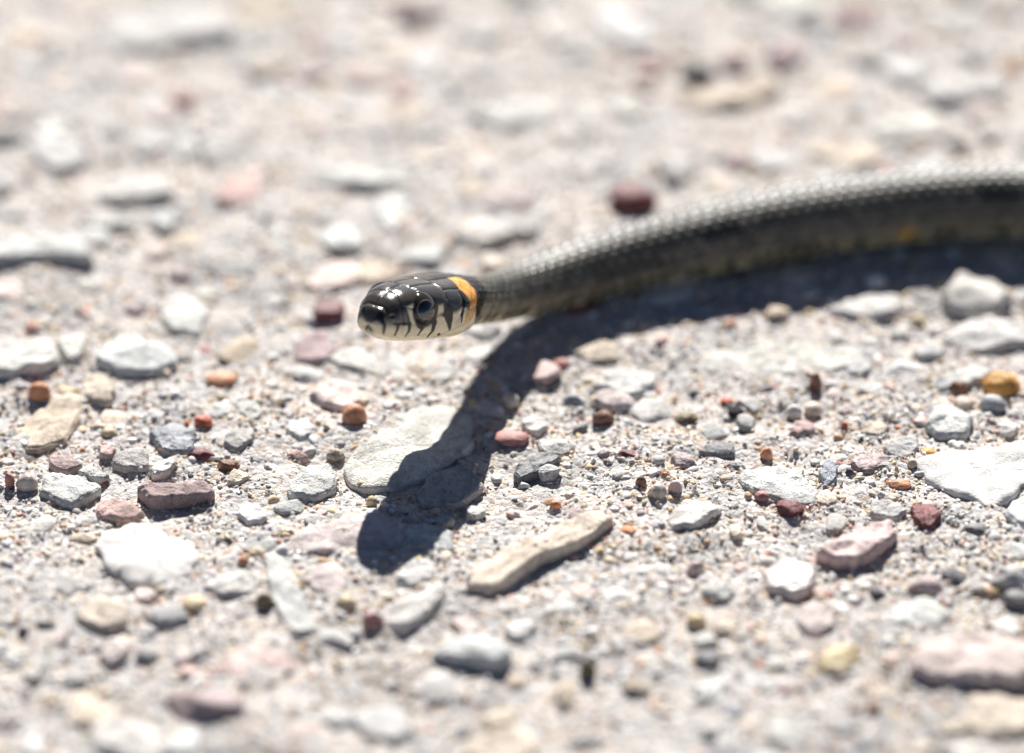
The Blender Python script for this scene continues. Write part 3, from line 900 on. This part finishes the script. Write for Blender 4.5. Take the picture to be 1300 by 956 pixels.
# label, material, colour, x, y, width, height in photo pixels, facets
PEBBLES = [
    ('round orange pebble alone beside the neck shadow', 'smooth', 'orange', 450, 531, 31, 33, 3),
    ('flat orange pebble behind the row of grey chips', 'smooth', 'orange', 281, 482, 36, 20, 3),
    ('salmon red pebble on the end of a tan slab', 'smooth', 'orange', 50, 500, 28, 28, 4),
    ('big glossy amber pebble standing on grit', 'smooth', 'amber', 1272, 489, 46, 33, 4),
    ('small round grey pebble under the big amber pebble', 'smooth', 'grey', 1260, 515, 34, 26, 3),
    ('cream pebble next to the round grey pebble', 'smooth', 'cream', 1224, 512, 25, 18, 3),
    ('red brown lump touching the flat pale stone', 'gran', 'brown', 1216, 494, 24, 20, 6),
    ('small white bead of stone beside a cream pebble', 'smooth', 'white', 1008, 524, 20, 19, 2),
    ('small cream bead of stone beside a white one', 'smooth', 'cream', 1032, 520, 22, 19, 2),
    ('dark brown upright chip behind the cream bead', 'gran', 'brown', 1034, 489, 20, 26, 8),
    ('tiny bright amber pebble at the corner of the clean slab', 'smooth', 'amber', 1178, 574, 18, 11, 2),
    ('tiny bright red pebble beside a dark hole', 'smooth', 'red', 922, 509, 15, 10, 2),
    ('small black lump for a dark hole below a tiny bright red pebble', 'lime', 'dark', 933, 523, 22, 15, 5),  # stands in for a dark hole: its shade given as a black solid
    ('salmon pebble with a dark red front beside the neck shadow', 'smooth', 'rose', 649, 557, 44, 22, 6),
    ('dark red brown pebble below a pale lump', 'smooth', 'maroon', 798, 577, 28, 15, 5),
    ('brown pebble with a pink top', 'gran', 'brown', 765, 531, 26, 22, 6),
    ('dark olive pebble half buried near the broad pale slab', 'gran', 'olive', 872, 531, 28, 14, 6),
    ('pink white pebble at the elbow of the snake shadow', 'smooth', 'pink', 691, 473, 42, 28, 5),
    ('small rose pebble behind the pink white one', 'smooth', 'rose', 714, 462, 20, 13, 4),
    ('salmon chip lying above a bright white chip', 'smooth', 'orange', 213, 570, 24, 12, 6),
    ('brick red chip near the speckled blue stone', 'smooth', 'red', 257, 536, 24, 17, 7),
    ('yellow pebble between two grey chips', 'smooth', 'yellow', 138, 550, 18, 15, 4),
    ('dark red elongated chip beside a brown ridge', 'smooth', 'maroon', 257, 576, 32, 14, 6),
    ('brown ridge of stone over a black hollow', 'gran', 'brown', 288, 590, 30, 18, 8),
    ('clear rounded quartz bead by the wedge stone', 'quartz', 'cream', 35, 615, 26, 24, 2),
    ('tiny red chip on the thin grey white chip', 'smooth', 'red', 88, 598, 10, 8, 3),
    ('brick red crumb at the edge of a pale stone', 'gran', 'rose', 12, 612, 14, 22, 7),
    ('small orange pebble above the white rounded stone', 'smooth', 'orange', 309, 712, 13, 11, 3),
    ('smooth yellow pebble beside a dark hollow', 'smooth', 'yellow', 247, 766, 29, 20, 3),
    ('olive pebble beside the finger shaped stone', 'smooth', 'olive', 336, 765, 22, 24, 4),
    ('yellow pebble below the tip of the head shadow', 'smooth', 'yellow', 440, 766, 25, 20, 4),
    ('dark rose crystalline chip left of the oval white stone', 'quartz', 'rose', 472, 788, 27, 24, 8),
    ('tan lump left of the large shadowed flat stone', 'lime', 'tan', 425, 578, 24, 18, 7),
    ('tiny gold pebble near the shadow edge', 'smooth', 'yellow', 460, 615, 15, 11, 2),
    ('tiny upright yellow pebble touching the shadow edge', 'smooth', 'yellow', 472, 637, 13, 14, 3),
    ('rose chip propped against a white lump', 'smooth', 'pink', 857, 621, 18, 22, 7),
    ('brown upright chip left of a white lump', 'smooth', 'brown', 814, 615, 15, 20, 7),
    ('tiny orange red pebble above the rose chip', 'smooth', 'orange', 844, 605, 11, 11, 2),
    ('white lump between brown and rose chips', 'quartz', 'cream', 834, 627, 26, 26, 7),
    ('bright orange chip in the coarse sand behind the cream slab', 'smooth', 'orange', 705, 641, 15, 11, 4),
    ('small rose brown pebble in the sandy hollow', 'smooth', 'rose', 967, 631, 19, 15, 4),
    ('dark purple pebble in front of the pitted flat stone', 'gran', 'maroon', 1003, 646, 38, 22, 6),
    ('mauve angular chip with a dark front edge', 'gran', 'mauve', 866, 586, 36, 20, 8),
    ('small dark mauve pebble left of the red brown pebble', 'gran', 'mauve', 767, 578, 18, 14, 6),
    ('grey white lump in front of the blackish rock', 'lime', 'pale', 698, 601, 30, 22, 8),
    ('small blackish chip in pale grit', 'gran', 'dgrey', 931, 591, 20, 9, 7),
    ('long dark grey broken rock behind a small blackish chip', 'gran', 'dgrey', 915, 572, 52, 20, 9),
    ('dark red cube of stone beside the snake snout', 'smooth', 'maroon', 418, 400, 40, 27, 0),
    ('maroon angular stone behind the snake body', 'smooth', 'maroon', 801, 254, 64, 40, 9),
    ('black stone in soft focus beside a pink one', 'gran', 'dark', 884, 94, 44, 28, 9),
    ('salmon pink stone in soft focus beside a black one', 'smooth', 'pink', 932, 82, 38, 30, 5),
    ('small black stone behind the far part of the body', 'gran', 'dark', 1217, 185, 28, 16, 7),
    ('small dark grey stone far back alone', 'gran', 'dgrey', 1024, 30, 28, 18, 7),
    ('black lump for a dark gap at the back beside a white slab', 'gran', 'dark', 12, 177, 46, 18, 7),  # dark gap at the back, its shade made as a black lump
    ('pink red blurred pebble near the pale slab row', 'smooth', 'rose', 40, 416, 18, 14, 4),
    ('amber blurred pebble far behind the body', 'smooth', 'amber', 1284, 84, 22, 12, 3),
    ('rose blurred pebble behind the long pale slabs', 'smooth', 'rose', 232, 130, 26, 22, 4),
    ('dark olive cube in front of the blackened hollow', 'gran', 'olive', 746, 851, 22, 28, 2),
    ('rounded white pebble at the edge of the body shadow', 'smooth', 'white', 1111, 358, 30, 24, 3),
    ('small orange pebble in the body shadow edge', 'smooth', 'orange', 927, 413, 16, 14, 3),
    ('tan lump straddling the body shadow edge', 'lime', 'tan', 985, 399, 36, 22, 7),
    ('dark red pebble inside the neck shadow by the body', 'smooth', 'maroon', 735, 392, 36, 24, 5),
    ('white pebble half in the neck shadow', 'smooth', 'cream', 648, 510, 22, 22, 4),
    ('yellowish grey pebble beside the white half shaded one', 'smooth', 'grey', 622, 520, 34, 20, 4),
    ('tan pebble near the amber pebble at a pale stone', 'smooth', 'yellow', 1165, 407, 18, 14, 3),
    ('red chip standing in coarse grit', 'smooth', 'red', 1072, 541, 9, 10, 3),
    ('salmon splinter beside a pale ridge shaped rock', 'smooth', 'pink', 1168, 535, 20, 14, 6),
    ('pale bead at the foot of the large clean slab', 'smooth', 'cream', 1158, 590, 13, 15, 2),
    ('orange brown chip in sand before the dark mauve rock', 'smooth', 'orange', 1140, 615, 34, 14, 8),
    ('orange tan chip below the long dark rock', 'smooth', 'orange', 973, 577, 16, 18, 5),
    ('blackish rough lump in the near gravel', 'gran', 'dgrey', 898, 838, 40, 22, 8),
    ('dark lump of rock at the gravel edge behind the big stone', 'gran', 'dgrey', 1290, 762, 36, 26, 8),
    ('dark speckled lump above the mauve white stone', 'gran', 'dgrey', 1210, 730, 30, 20, 8),
    ('grey speckled boulder like lump near the split slab', 'gran', 'grey', 1282, 738, 48, 36, 8),
    ('dark grey chip in front of the split slab', 'gran', 'dgrey', 1240, 672, 34, 16, 8),
    ('black lump for gap shade among near pale stones', 'gran', 'dark', 58, 795, 26, 14, 6),  # black solid put where there is only a shaded gap
    ('black crumb beside the black lump for gap shade among pale stones', 'gran', 'dark', 30, 802, 14, 12, 5),
    ('grey lump with a dark hollow beneath in near gravel', 'lime', 'pale', 910, 752, 38, 22, 7),
    ('yellow bead beside a brown lump in near gravel', 'smooth', 'yellow', 884, 788, 24, 18, 3),
    ('pink chip near a yellow bead in the gravel', 'quartz', 'pink', 884, 722, 26, 22, 7),
]
BASE = {'white': 'white', 'pale': 'pale'}


def stone_colour(o, key, seed, amt=0.08):
    r = np.random.default_rng(seed)
    k = 1 + r.uniform(-amt, amt)
    o.color = tuple(np.clip(np.array(C[key]) * k * (1 + r.uniform(-.015, .04) * np.array([1, .1, -1])), 0, .9)) + (1.0,)


random.seed(3)
for i, (lab, mk, ck, top, dome, poly) in enumerate(SLABS):
    far = np.mean([q[1] for q in poly]) < 262
    top = top * (.36 if top < 1.45 or mk == 'clean' else .34 if far else .72)
    dome = dome * .8
    g = np.array([G(x, y, top)[:2] for x, y in poly])
    cen2 = g.mean(0)
    base_z = float(ground_h(cen2[0], cen2[1]))
    loc_poly = g - cen2
    slab_polys.append(cen2 + loc_poly * .92)
    rr = float(np.sqrt(np.mean((loc_poly ** 2).sum(1))))
    placed.append((cen2[0], cen2[1], rr * 0.95))
    r = np.random.default_rng(100 + i)
    me = slab_mesh('flat_stone', loc_poly, top, math.radians(r.uniform(-2.5, 2.5)), math.radians(r.uniform(-2, 3)), dome, 100 + i, 1.0 if mk != 'gran' else 1.3)
    nm = 'flat_stone' if rr > 2.8 else 'stone'
    o = link(nm, me, MAT[mk], (cen2[0], cen2[1], 0.0))
    stone_colour(o, ck, 300 + i)
    tag(o, lab, 'stone')

STH, CTH = math.sin(THETA), math.cos(THETA)
for i, (lab, mk, ck, x, y, w_, h_, fc) in enumerate(PEBBLES):
    p = G(x, y, 0.5)
    sc = depth_scale(p)
    r = np.random.default_rng(500 + i)
    a = w_ / 2 * sc; hh = h_ / 2 * sc
    b = min(a * r.uniform(.75, 1.0), hh / STH * 0.8)
    cz = math.sqrt(max(hh ** 2 - (b * STH) ** 2, (0.4 * hh) ** 2)) / CTH
    zc = cz * 0.30 + float(ground_h(p[0], p[1])) * .5
    p = G(x, y, zc)
    if fc == 0:      # a squared block
        sq = np.array([(-a, -a * .6), (a * .95, -a * .62), (a, a * .6), (-a * .9, a * .62)])
        me = slab_mesh('stone', sq, cz * 1.5, .02, .02, .05, 900 + i, .6)
        o = link('stone', me, MAT[mk], (p[0], p[1], 0))
    else:
        me = rock_mesh('pebble', a * 1.04, b * 1.04, cz * 1.12, 0.0 if w_ > h_ * 1.4 else r.uniform(-.4, .4), 700 + i, 4, fc if fc > 3 else 0, .06 if mk in ('smooth', 'quartz') else .11, .10 if fc < 5 else .40)
        o = link('pebble' if fc < 6 else 'stone', me, MAT[mk], p)
    stone_colour(o, ck, 600 + i)
    placed.append((p[0], p[1], max(a, b) * .95))
    tag(o, lab, 'pebble' if 0 < fc < 6 else 'stone')

# --------------------------------------------------------------------------------- further loose stones, up to 300 in view
spine_xy = spine(np.arange(0, TOTAL, 1.5))
FILL = [('pale', 'lime', 30), ('white', 'lime', 20), ('blush', 'lime', 16), ('grey', 'lime', 14), ('tan', 'lime', 10), ('cream', 'lime', 9), ('mauve', 'gran', 5), ('pink', 'gran', 6),
        ('orange', 'smooth', 1.5), ('yellow', 'smooth', 1.5), ('dgrey', 'gran', 3.5), ('blue', 'gran', 3), ('rose', 'smooth', 1.5), ('brown', 'gran', 2)]
WORD = dict(pale='pale grey', white='whitish', blush='blush grey', grey='mid grey', tan='tan', cream='cream', mauve='mauve', pink='pink granite', orange='dull orange', yellow='dull yellow', dgrey='dark grey', blue='blue grey', rose='dusky rose', brown='brown')
fw_ = np.array([f[2] for f in FILL], float); fw_ /= fw_.sum()
N_FILL = 300 - len(SLABS) - len(PEBBLES)
sizes = np.sort(np.clip(rng.lognormal(math.log(44), .42, N_FILL), 26, 115))[::-1]
PA = np.array(placed)
MAPXY = PA.copy()
CUT = {'with', 'beside', 'bedded', 'lying', 'pointing', 'beyond', 'cut', 'half', 'crossed', 'wholly', 'left', 'behind', 'above', 'wedged', 'set', 'tilted', 'touching', 'bulging', 'among', 'standing', 'near', 'flush', 'along', 'in', 'between', 'far', 'below', 'alone', 'on', 'under', 'next', 'at', 'propped', 'split', 'straddling', 'inside', 'over', 'by', 'of'}


def noun_phrase(lab):
    out = []
    for wd in lab.split():
        if wd in CUT and out: break
        out.append(wd)
    return ' '.join(out[:7])


MAPNP = [noun_phrase(q[0]) for q in SLABS] + [noun_phrase(q[0]) for q in PEBBLES]
seen_labels = set()
n_done = 0; tries = 0
while n_done < N_FILL and tries < 20000:
    tries += 1
    px_, py_ = rng.uniform(-40, 1340), rng.uniform(-15, 985)
    p = G(px_, py_, 0.0); sc = depth_scale(p)
    big = sizes[n_done]
    ki = rng.choice(len(FILL), p=fw_); ck, mk, _ = FILL[ki]
    if ck in ('orange', 'yellow', 'rose', 'dgrey', 'brown'):
        big = min(big, 30)
    a = big / 2 * sc
    b = a * rng.uniform(.6, .95)
    if np.any((PA[:, 0] - p[0]) ** 2 + (PA[:, 1] - p[1]) ** 2 < (PA[:, 2] * .95 + a * .78) ** 2):
        if tries < 14000: continue
    dd = np.sqrt(((spine_xy[:, :2] - p[:2]) ** 2).sum(1)); kk = int(np.argmin(dd))
    if dd[kk] < a + 4.2 and spine_xy[kk, 2] < 7:
        continue
    flat = rng.uniform(.2, .4) if mk == 'lime' else rng.uniform(.4, .65)
    cz = a * flat
    me = rock_mesh('stone', a, b, cz, rng.uniform(0, 6.28), 2000 + n_done, 3, int(rng.integers(8, 15)) if mk != 'smooth' else 4, .12 if mk != 'smooth' else .06, .5)
    o = link('stone' if mk != 'smooth' else 'pebble', me, MAT[mk], (p[0], p[1], cz * rng.uniform(-.5, 0.0) + float(ground_h(p[0], p[1])) * .6))
    stone_colour(o, ck, 4000 + n_done, .15)
    near_i = int(np.argmin((MAPXY[:, 0] - p[0]) ** 2 + (MAPXY[:, 1] - p[1]) ** 2))
    kind = 'small' if a < 1.3 else 'larger'
    noun = 'pebble' if mk == 'smooth' else 'stone'
    lab = f'{kind} {WORD[ck]} {noun} close to the {MAPNP[near_i]}'
    for alt in (('low', 'half buried', 'rough', 'dusty') if kind == 'small' else ('broad', 'half buried', 'wide', 'dusty')):
        if lab in seen_labels:
            lab = f'{alt} {WORD[ck]} {noun} close to the {MAPNP[near_i]}'
    seen_labels.add(lab)
    tag(o, lab, noun, f'{kind} {WORD[ck]} gravel stones')
    PA = np.vstack([PA, (p[0], p[1], a)])
    n_done += 1

# --------------------------------------------------------------------------------- flat chips trodden flush into the ground
N_CHIP = 190; n_chip = 0; tries = 0
FLATC = [('pale', 30), ('white', 22), ('blush', 16), ('grey', 14), ('tan', 7), ('cream', 8), ('mauve', 4), ('pink', 4)]
fcw = np.array([q[1] for q in FLATC], float); fcw /= fcw.sum()
csz = np.sort(np.clip(rng.lognormal(math.log(52), .38, N_CHIP), 30, 120))[::-1]
while n_chip < N_CHIP and tries < 30000:
    tries += 1
    px_, py_ = rng.uniform(-40, 1340), rng.uniform(-15, 980)
    p = G(px_, py_, 0.0); sc = depth_scale(p)
    a = csz[n_chip] / 2 * sc
    if np.any((PA[:, 0] - p[0]) ** 2 + (PA[:, 1] - p[1]) ** 2 < (PA[:, 2] * .9 + a * .72) ** 2):
        continue
    ck = FLATC[rng.choice(len(FLATC), p=fcw)][0]
    m_ = int(rng.integers(5, 9))
    an = np.sort(np.arange(m_) * 2 * math.pi / m_ + rng.uniform(-.35, .35, m_))
    rr_ = a * rng.uniform(.7, 1.12, m_); el = rng.uniform(.55, .95); ro = rng.uniform(0, math.pi)
    ox, oy = np.cos(an) * rr_, np.sin(an) * rr_ * el
    outl = np.column_stack([ox * math.cos(ro) - oy * math.sin(ro), ox * math.sin(ro) + oy * math.cos(ro)])
    me = slab_mesh('flat_stone', outl, rng.uniform(.12, .36), math.radians(rng.uniform(-3, 3)), math.radians(rng.uniform(-2, 4)), rng.uniform(.05, .35), 5000 + n_chip, 1.15, m=36)
    o = link('flat_stone', me, MAT['clean' if rng.uniform() < .35 else 'lime'], (p[0], p[1], 0.0))
    stone_colour(o, ck, 6000 + n_chip, .14)
    near_i = int(np.argmin((MAPXY[:, 0] - p[0]) ** 2 + (MAPXY[:, 1] - p[1]) ** 2))
    for alt in ('flat', 'flush', 'trodden', 'sunken', 'level'):
        lab = f'{alt} {WORD[ck]} chip bedded close to the {MAPNP[near_i]}'
        if lab not in seen_labels: break
    seen_labels.add(lab)
    tag(o, lab, 'stone', f'flat {WORD[ck]} chips trodden into the ground')
    slab_polys.append(p[:2] + outl * .9)
    PA = np.vstack([PA, (p[0], p[1], a * .6)])
    n_chip += 1

# --------------------------------------------------------------------------------- grit and sand: past counting
def in_slab(x, y):
    m = np.zeros(len(x), bool)
    for g in slab_polys:
        lo, hi = g.min(0), g.max(0)
        k = np.where((x > lo[0]) & (x < hi[0]) & (y > lo[1]) & (y < hi[1]))[0]
        if len(k) == 0: continue
        xx, yy = x[k], y[k]
        ins = np.zeros(len(k), bool); j = len(g) - 1
        for i in range(len(g)):
            ins ^= ((g[i, 1] > yy) != (g[j, 1] > yy)) & (xx < (g[j, 0] - g[i, 0]) * (yy - g[i, 1]) / (g[j, 1] - g[i, 1] + 1e-12) + g[i, 0])
            j = i
        m[k] |= ins
    return m


def in_stone(x, y, f=.8):
    m = np.zeros(len(x), bool)
    for sx, sy, r in PA[len(SLABS):]:
        m |= (x - sx) ** 2 + (y - sy) ** 2 < (r * f) ** 2
    return m


PAL = np.array([(.62, .52, .39), (.64, .62, .59), (.53, .515, .505), (.36, .335, .33), (.60, .42, .26), (.62, .24, .10), (.55, .38, .33), (.10, .095, .10), (.66, .54, .30), (.40, .17, .13)])
PALW = np.array([26, 22, 17, 11, 9, 3.0, 4.5, 3.5, 5.0, 1.2]); PALW /= PALW.sum()


def grains(name, x, y, r, level, flat, label_mat, sink, jitter=.16, cuts=0, palw=None, tilt=.5):
    v, f = ICO[level]
    n = len(x)
    R = rot_mats(n, tilt)
    sc = r[:, None] * np.stack([rng.uniform(.8, 1.3, n), rng.uniform(.65, 1.05, n), rng.uniform(*flat, n)], 1)
    vv = v[None] * (1 + rng.normal(0, jitter, (n, len(v), 1)))
    for _ in range(cuts):
        nc = rng.normal(size=(n, 3)); nc /= np.linalg.norm(nc, axis=1)[:, None]
        dc = rng.uniform(.45, .9, n)
        hc = np.clip(np.einsum('nkj,nj->nk', vv, nc) - dc[:, None], 0, None)
        vv = vv - hc[..., None] * nc[:, None, :]
    vv = vv * sc[:, None, :]
    vv = np.einsum('nij,nkj->nki', R, vv)
    z = ground_h(x, y) + r * rng.uniform(*sink, n)
    vv = vv + np.stack([x, y, z], 1)[:, None, :]
    ff = f[None] + (np.arange(n) * len(v))[:, None, None]
    ci_ = rng.choice(len(PAL), n, p=PALW if palw is None else palw)
    cc = PAL[ci_] * rng.uniform(.72, 1.18, (n, 1))
    cc = np.repeat(np.concatenate([cc, np.ones((n, 1))], 1), len(v), axis=0)
    o = link(name, mesh_from_arrays(name, vv.reshape(-1, 3), ff.reshape(-1, 3), smooth=(level > 1), cols=cc), label_mat)
    o['kind'] = 'stuff'
    return o


def scatter(n, lo, hi, ylo, yhi, clear=.9, xlo=-78, xhi=86):
    x = rng.uniform(xlo, xhi, n * 2); y = rng.uniform(ylo, yhi, n * 2)
    clump = fbm(x / 8, y / 8, seed=int(lo * 100), octaves=3) * .4 + .5
    keep = rng.uniform(0, 1, n * 2) < np.clip(1.7 * clump - .2, .07, 1)
    bad = (in_slab(x, y) | in_stone(x, y)) & (rng.uniform(0, 1, n * 2) < clear)
    k = np.where(keep & ~bad)[0][:n]
    r = lo * (hi / lo) ** (rng.uniform(0, 1, len(k)) ** 1.8)
    return x[k], y[k], r


m_grit = grain_material('grit', .7, .35)
CW = np.array([14, 34, 26, 10, 4, 1.0, 6, 2.0, 2.0, 0.8]); CW /= CW.sum()
x, y, r = scatter(4300, .48, .95, -58, 55, .97)
g0 = grains('gravel', x, y, r, 2, (.35, .75), m_grit, (-.5, 0.0), .05, 7, CW, .22)
tag(g0, 'small angular gravel chips packed round the head shadow', 'gravel')
x, y, r = scatter(2400, .6, 1.05, 55, 185, .97, xlo=-92, xhi=105)
g00 = grains('gravel', x, y, r, 2, (.35, .75), m_grit, (-.5, 0.0), .05, 7, CW, .22)
tag(g00, 'small angular gravel chips in the blurred ground behind the snake', 'gravel')
m_sand = grain_material('sand', .38, .5)
def banked(n, lo, hi, out):
    """positions hugging the edges of the stones"""
    xs, ys = [], []
    k = rng.integers(0, len(slab_polys), n)
    for i in k:
        g = slab_polys[i]; cg = g.mean(0); j = rng.integers(0, len(g)); f = rng.uniform()
        p = cg + (g[j] * (1 - f) + g[(j + 1) % len(g)] * f - cg) * rng.uniform(1.0, out) / .92
        xs.append(p[0]); ys.append(p[1])
    q = PA[len(SLABS):][rng.integers(0, len(PA) - len(SLABS), n)]
    an = rng.uniform(0, 2 * math.pi, n); rr = q[:, 2] * rng.uniform(.85, out, n)
    x = np.concatenate([np.array(xs), q[:, 0] + np.cos(an) * rr]); y = np.concatenate([np.array(ys), q[:, 1] + np.sin(an) * rr])
    return x, y, lo * (hi / lo) ** (rng.uniform(0, 1, 2 * n) ** 1.8)


x, y, r = scatter(1900, .30, .68, -58, 48)
bx_, by_, br_ = banked(450, .28, .55, 1.22)
x, y, r = np.concatenate([x, bx_]), np.concatenate([y, by_]), np.concatenate([r, br_])
g1 = grains('grit', x, y, r, 2, (.5, .9), m_grit, (-.45, .15), .09, 4)
tag(g1, 'loose mixed grit between the stones', 'grit')
x, y, r = scatter(1500, .36, .68, 48, 190, xlo=-95, xhi=110)
g2 = grains('grit', x, y, r, 2, (.5, .9), m_grit, (-.45, .15), .09, 4)
tag(g2, 'loose mixed grit in the blurred gravel behind the snake', 'grit')
x, y, r = scatter(27000, .15, .33, -56, 46, .94)
bx_, by_, br_ = banked(3400, .15, .32, 1.25)
kk_ = by_ < 60
x, y, r = np.concatenate([x, bx_[kk_]]), np.concatenate([y, by_[kk_]]), np.concatenate([r, br_[kk_]])
s1 = grains('sand', x, y, r, 1, (.6, 1.0), m_sand, (-.5, .3), .26)
tag(s1, 'coarse pale sand grains around the head shadow', 'sand')
x, y, r = scatter(10000, .20, .36, 46, 170, .94, xlo=-90, xhi=100)
s2 = grains('sand', x, y, r, 1, (.6, 1.0), m_sand, (-.5, .3), .26)
tag(s2, 'coarse pale sand grains in the blurred gravel behind the snake', 'sand')
print('fillers', n_done, tries, 'tris', sum(len(o.data.loops) - 2 * len(o.data.polygons) for o in col.objects if o.type == 'MESH'))
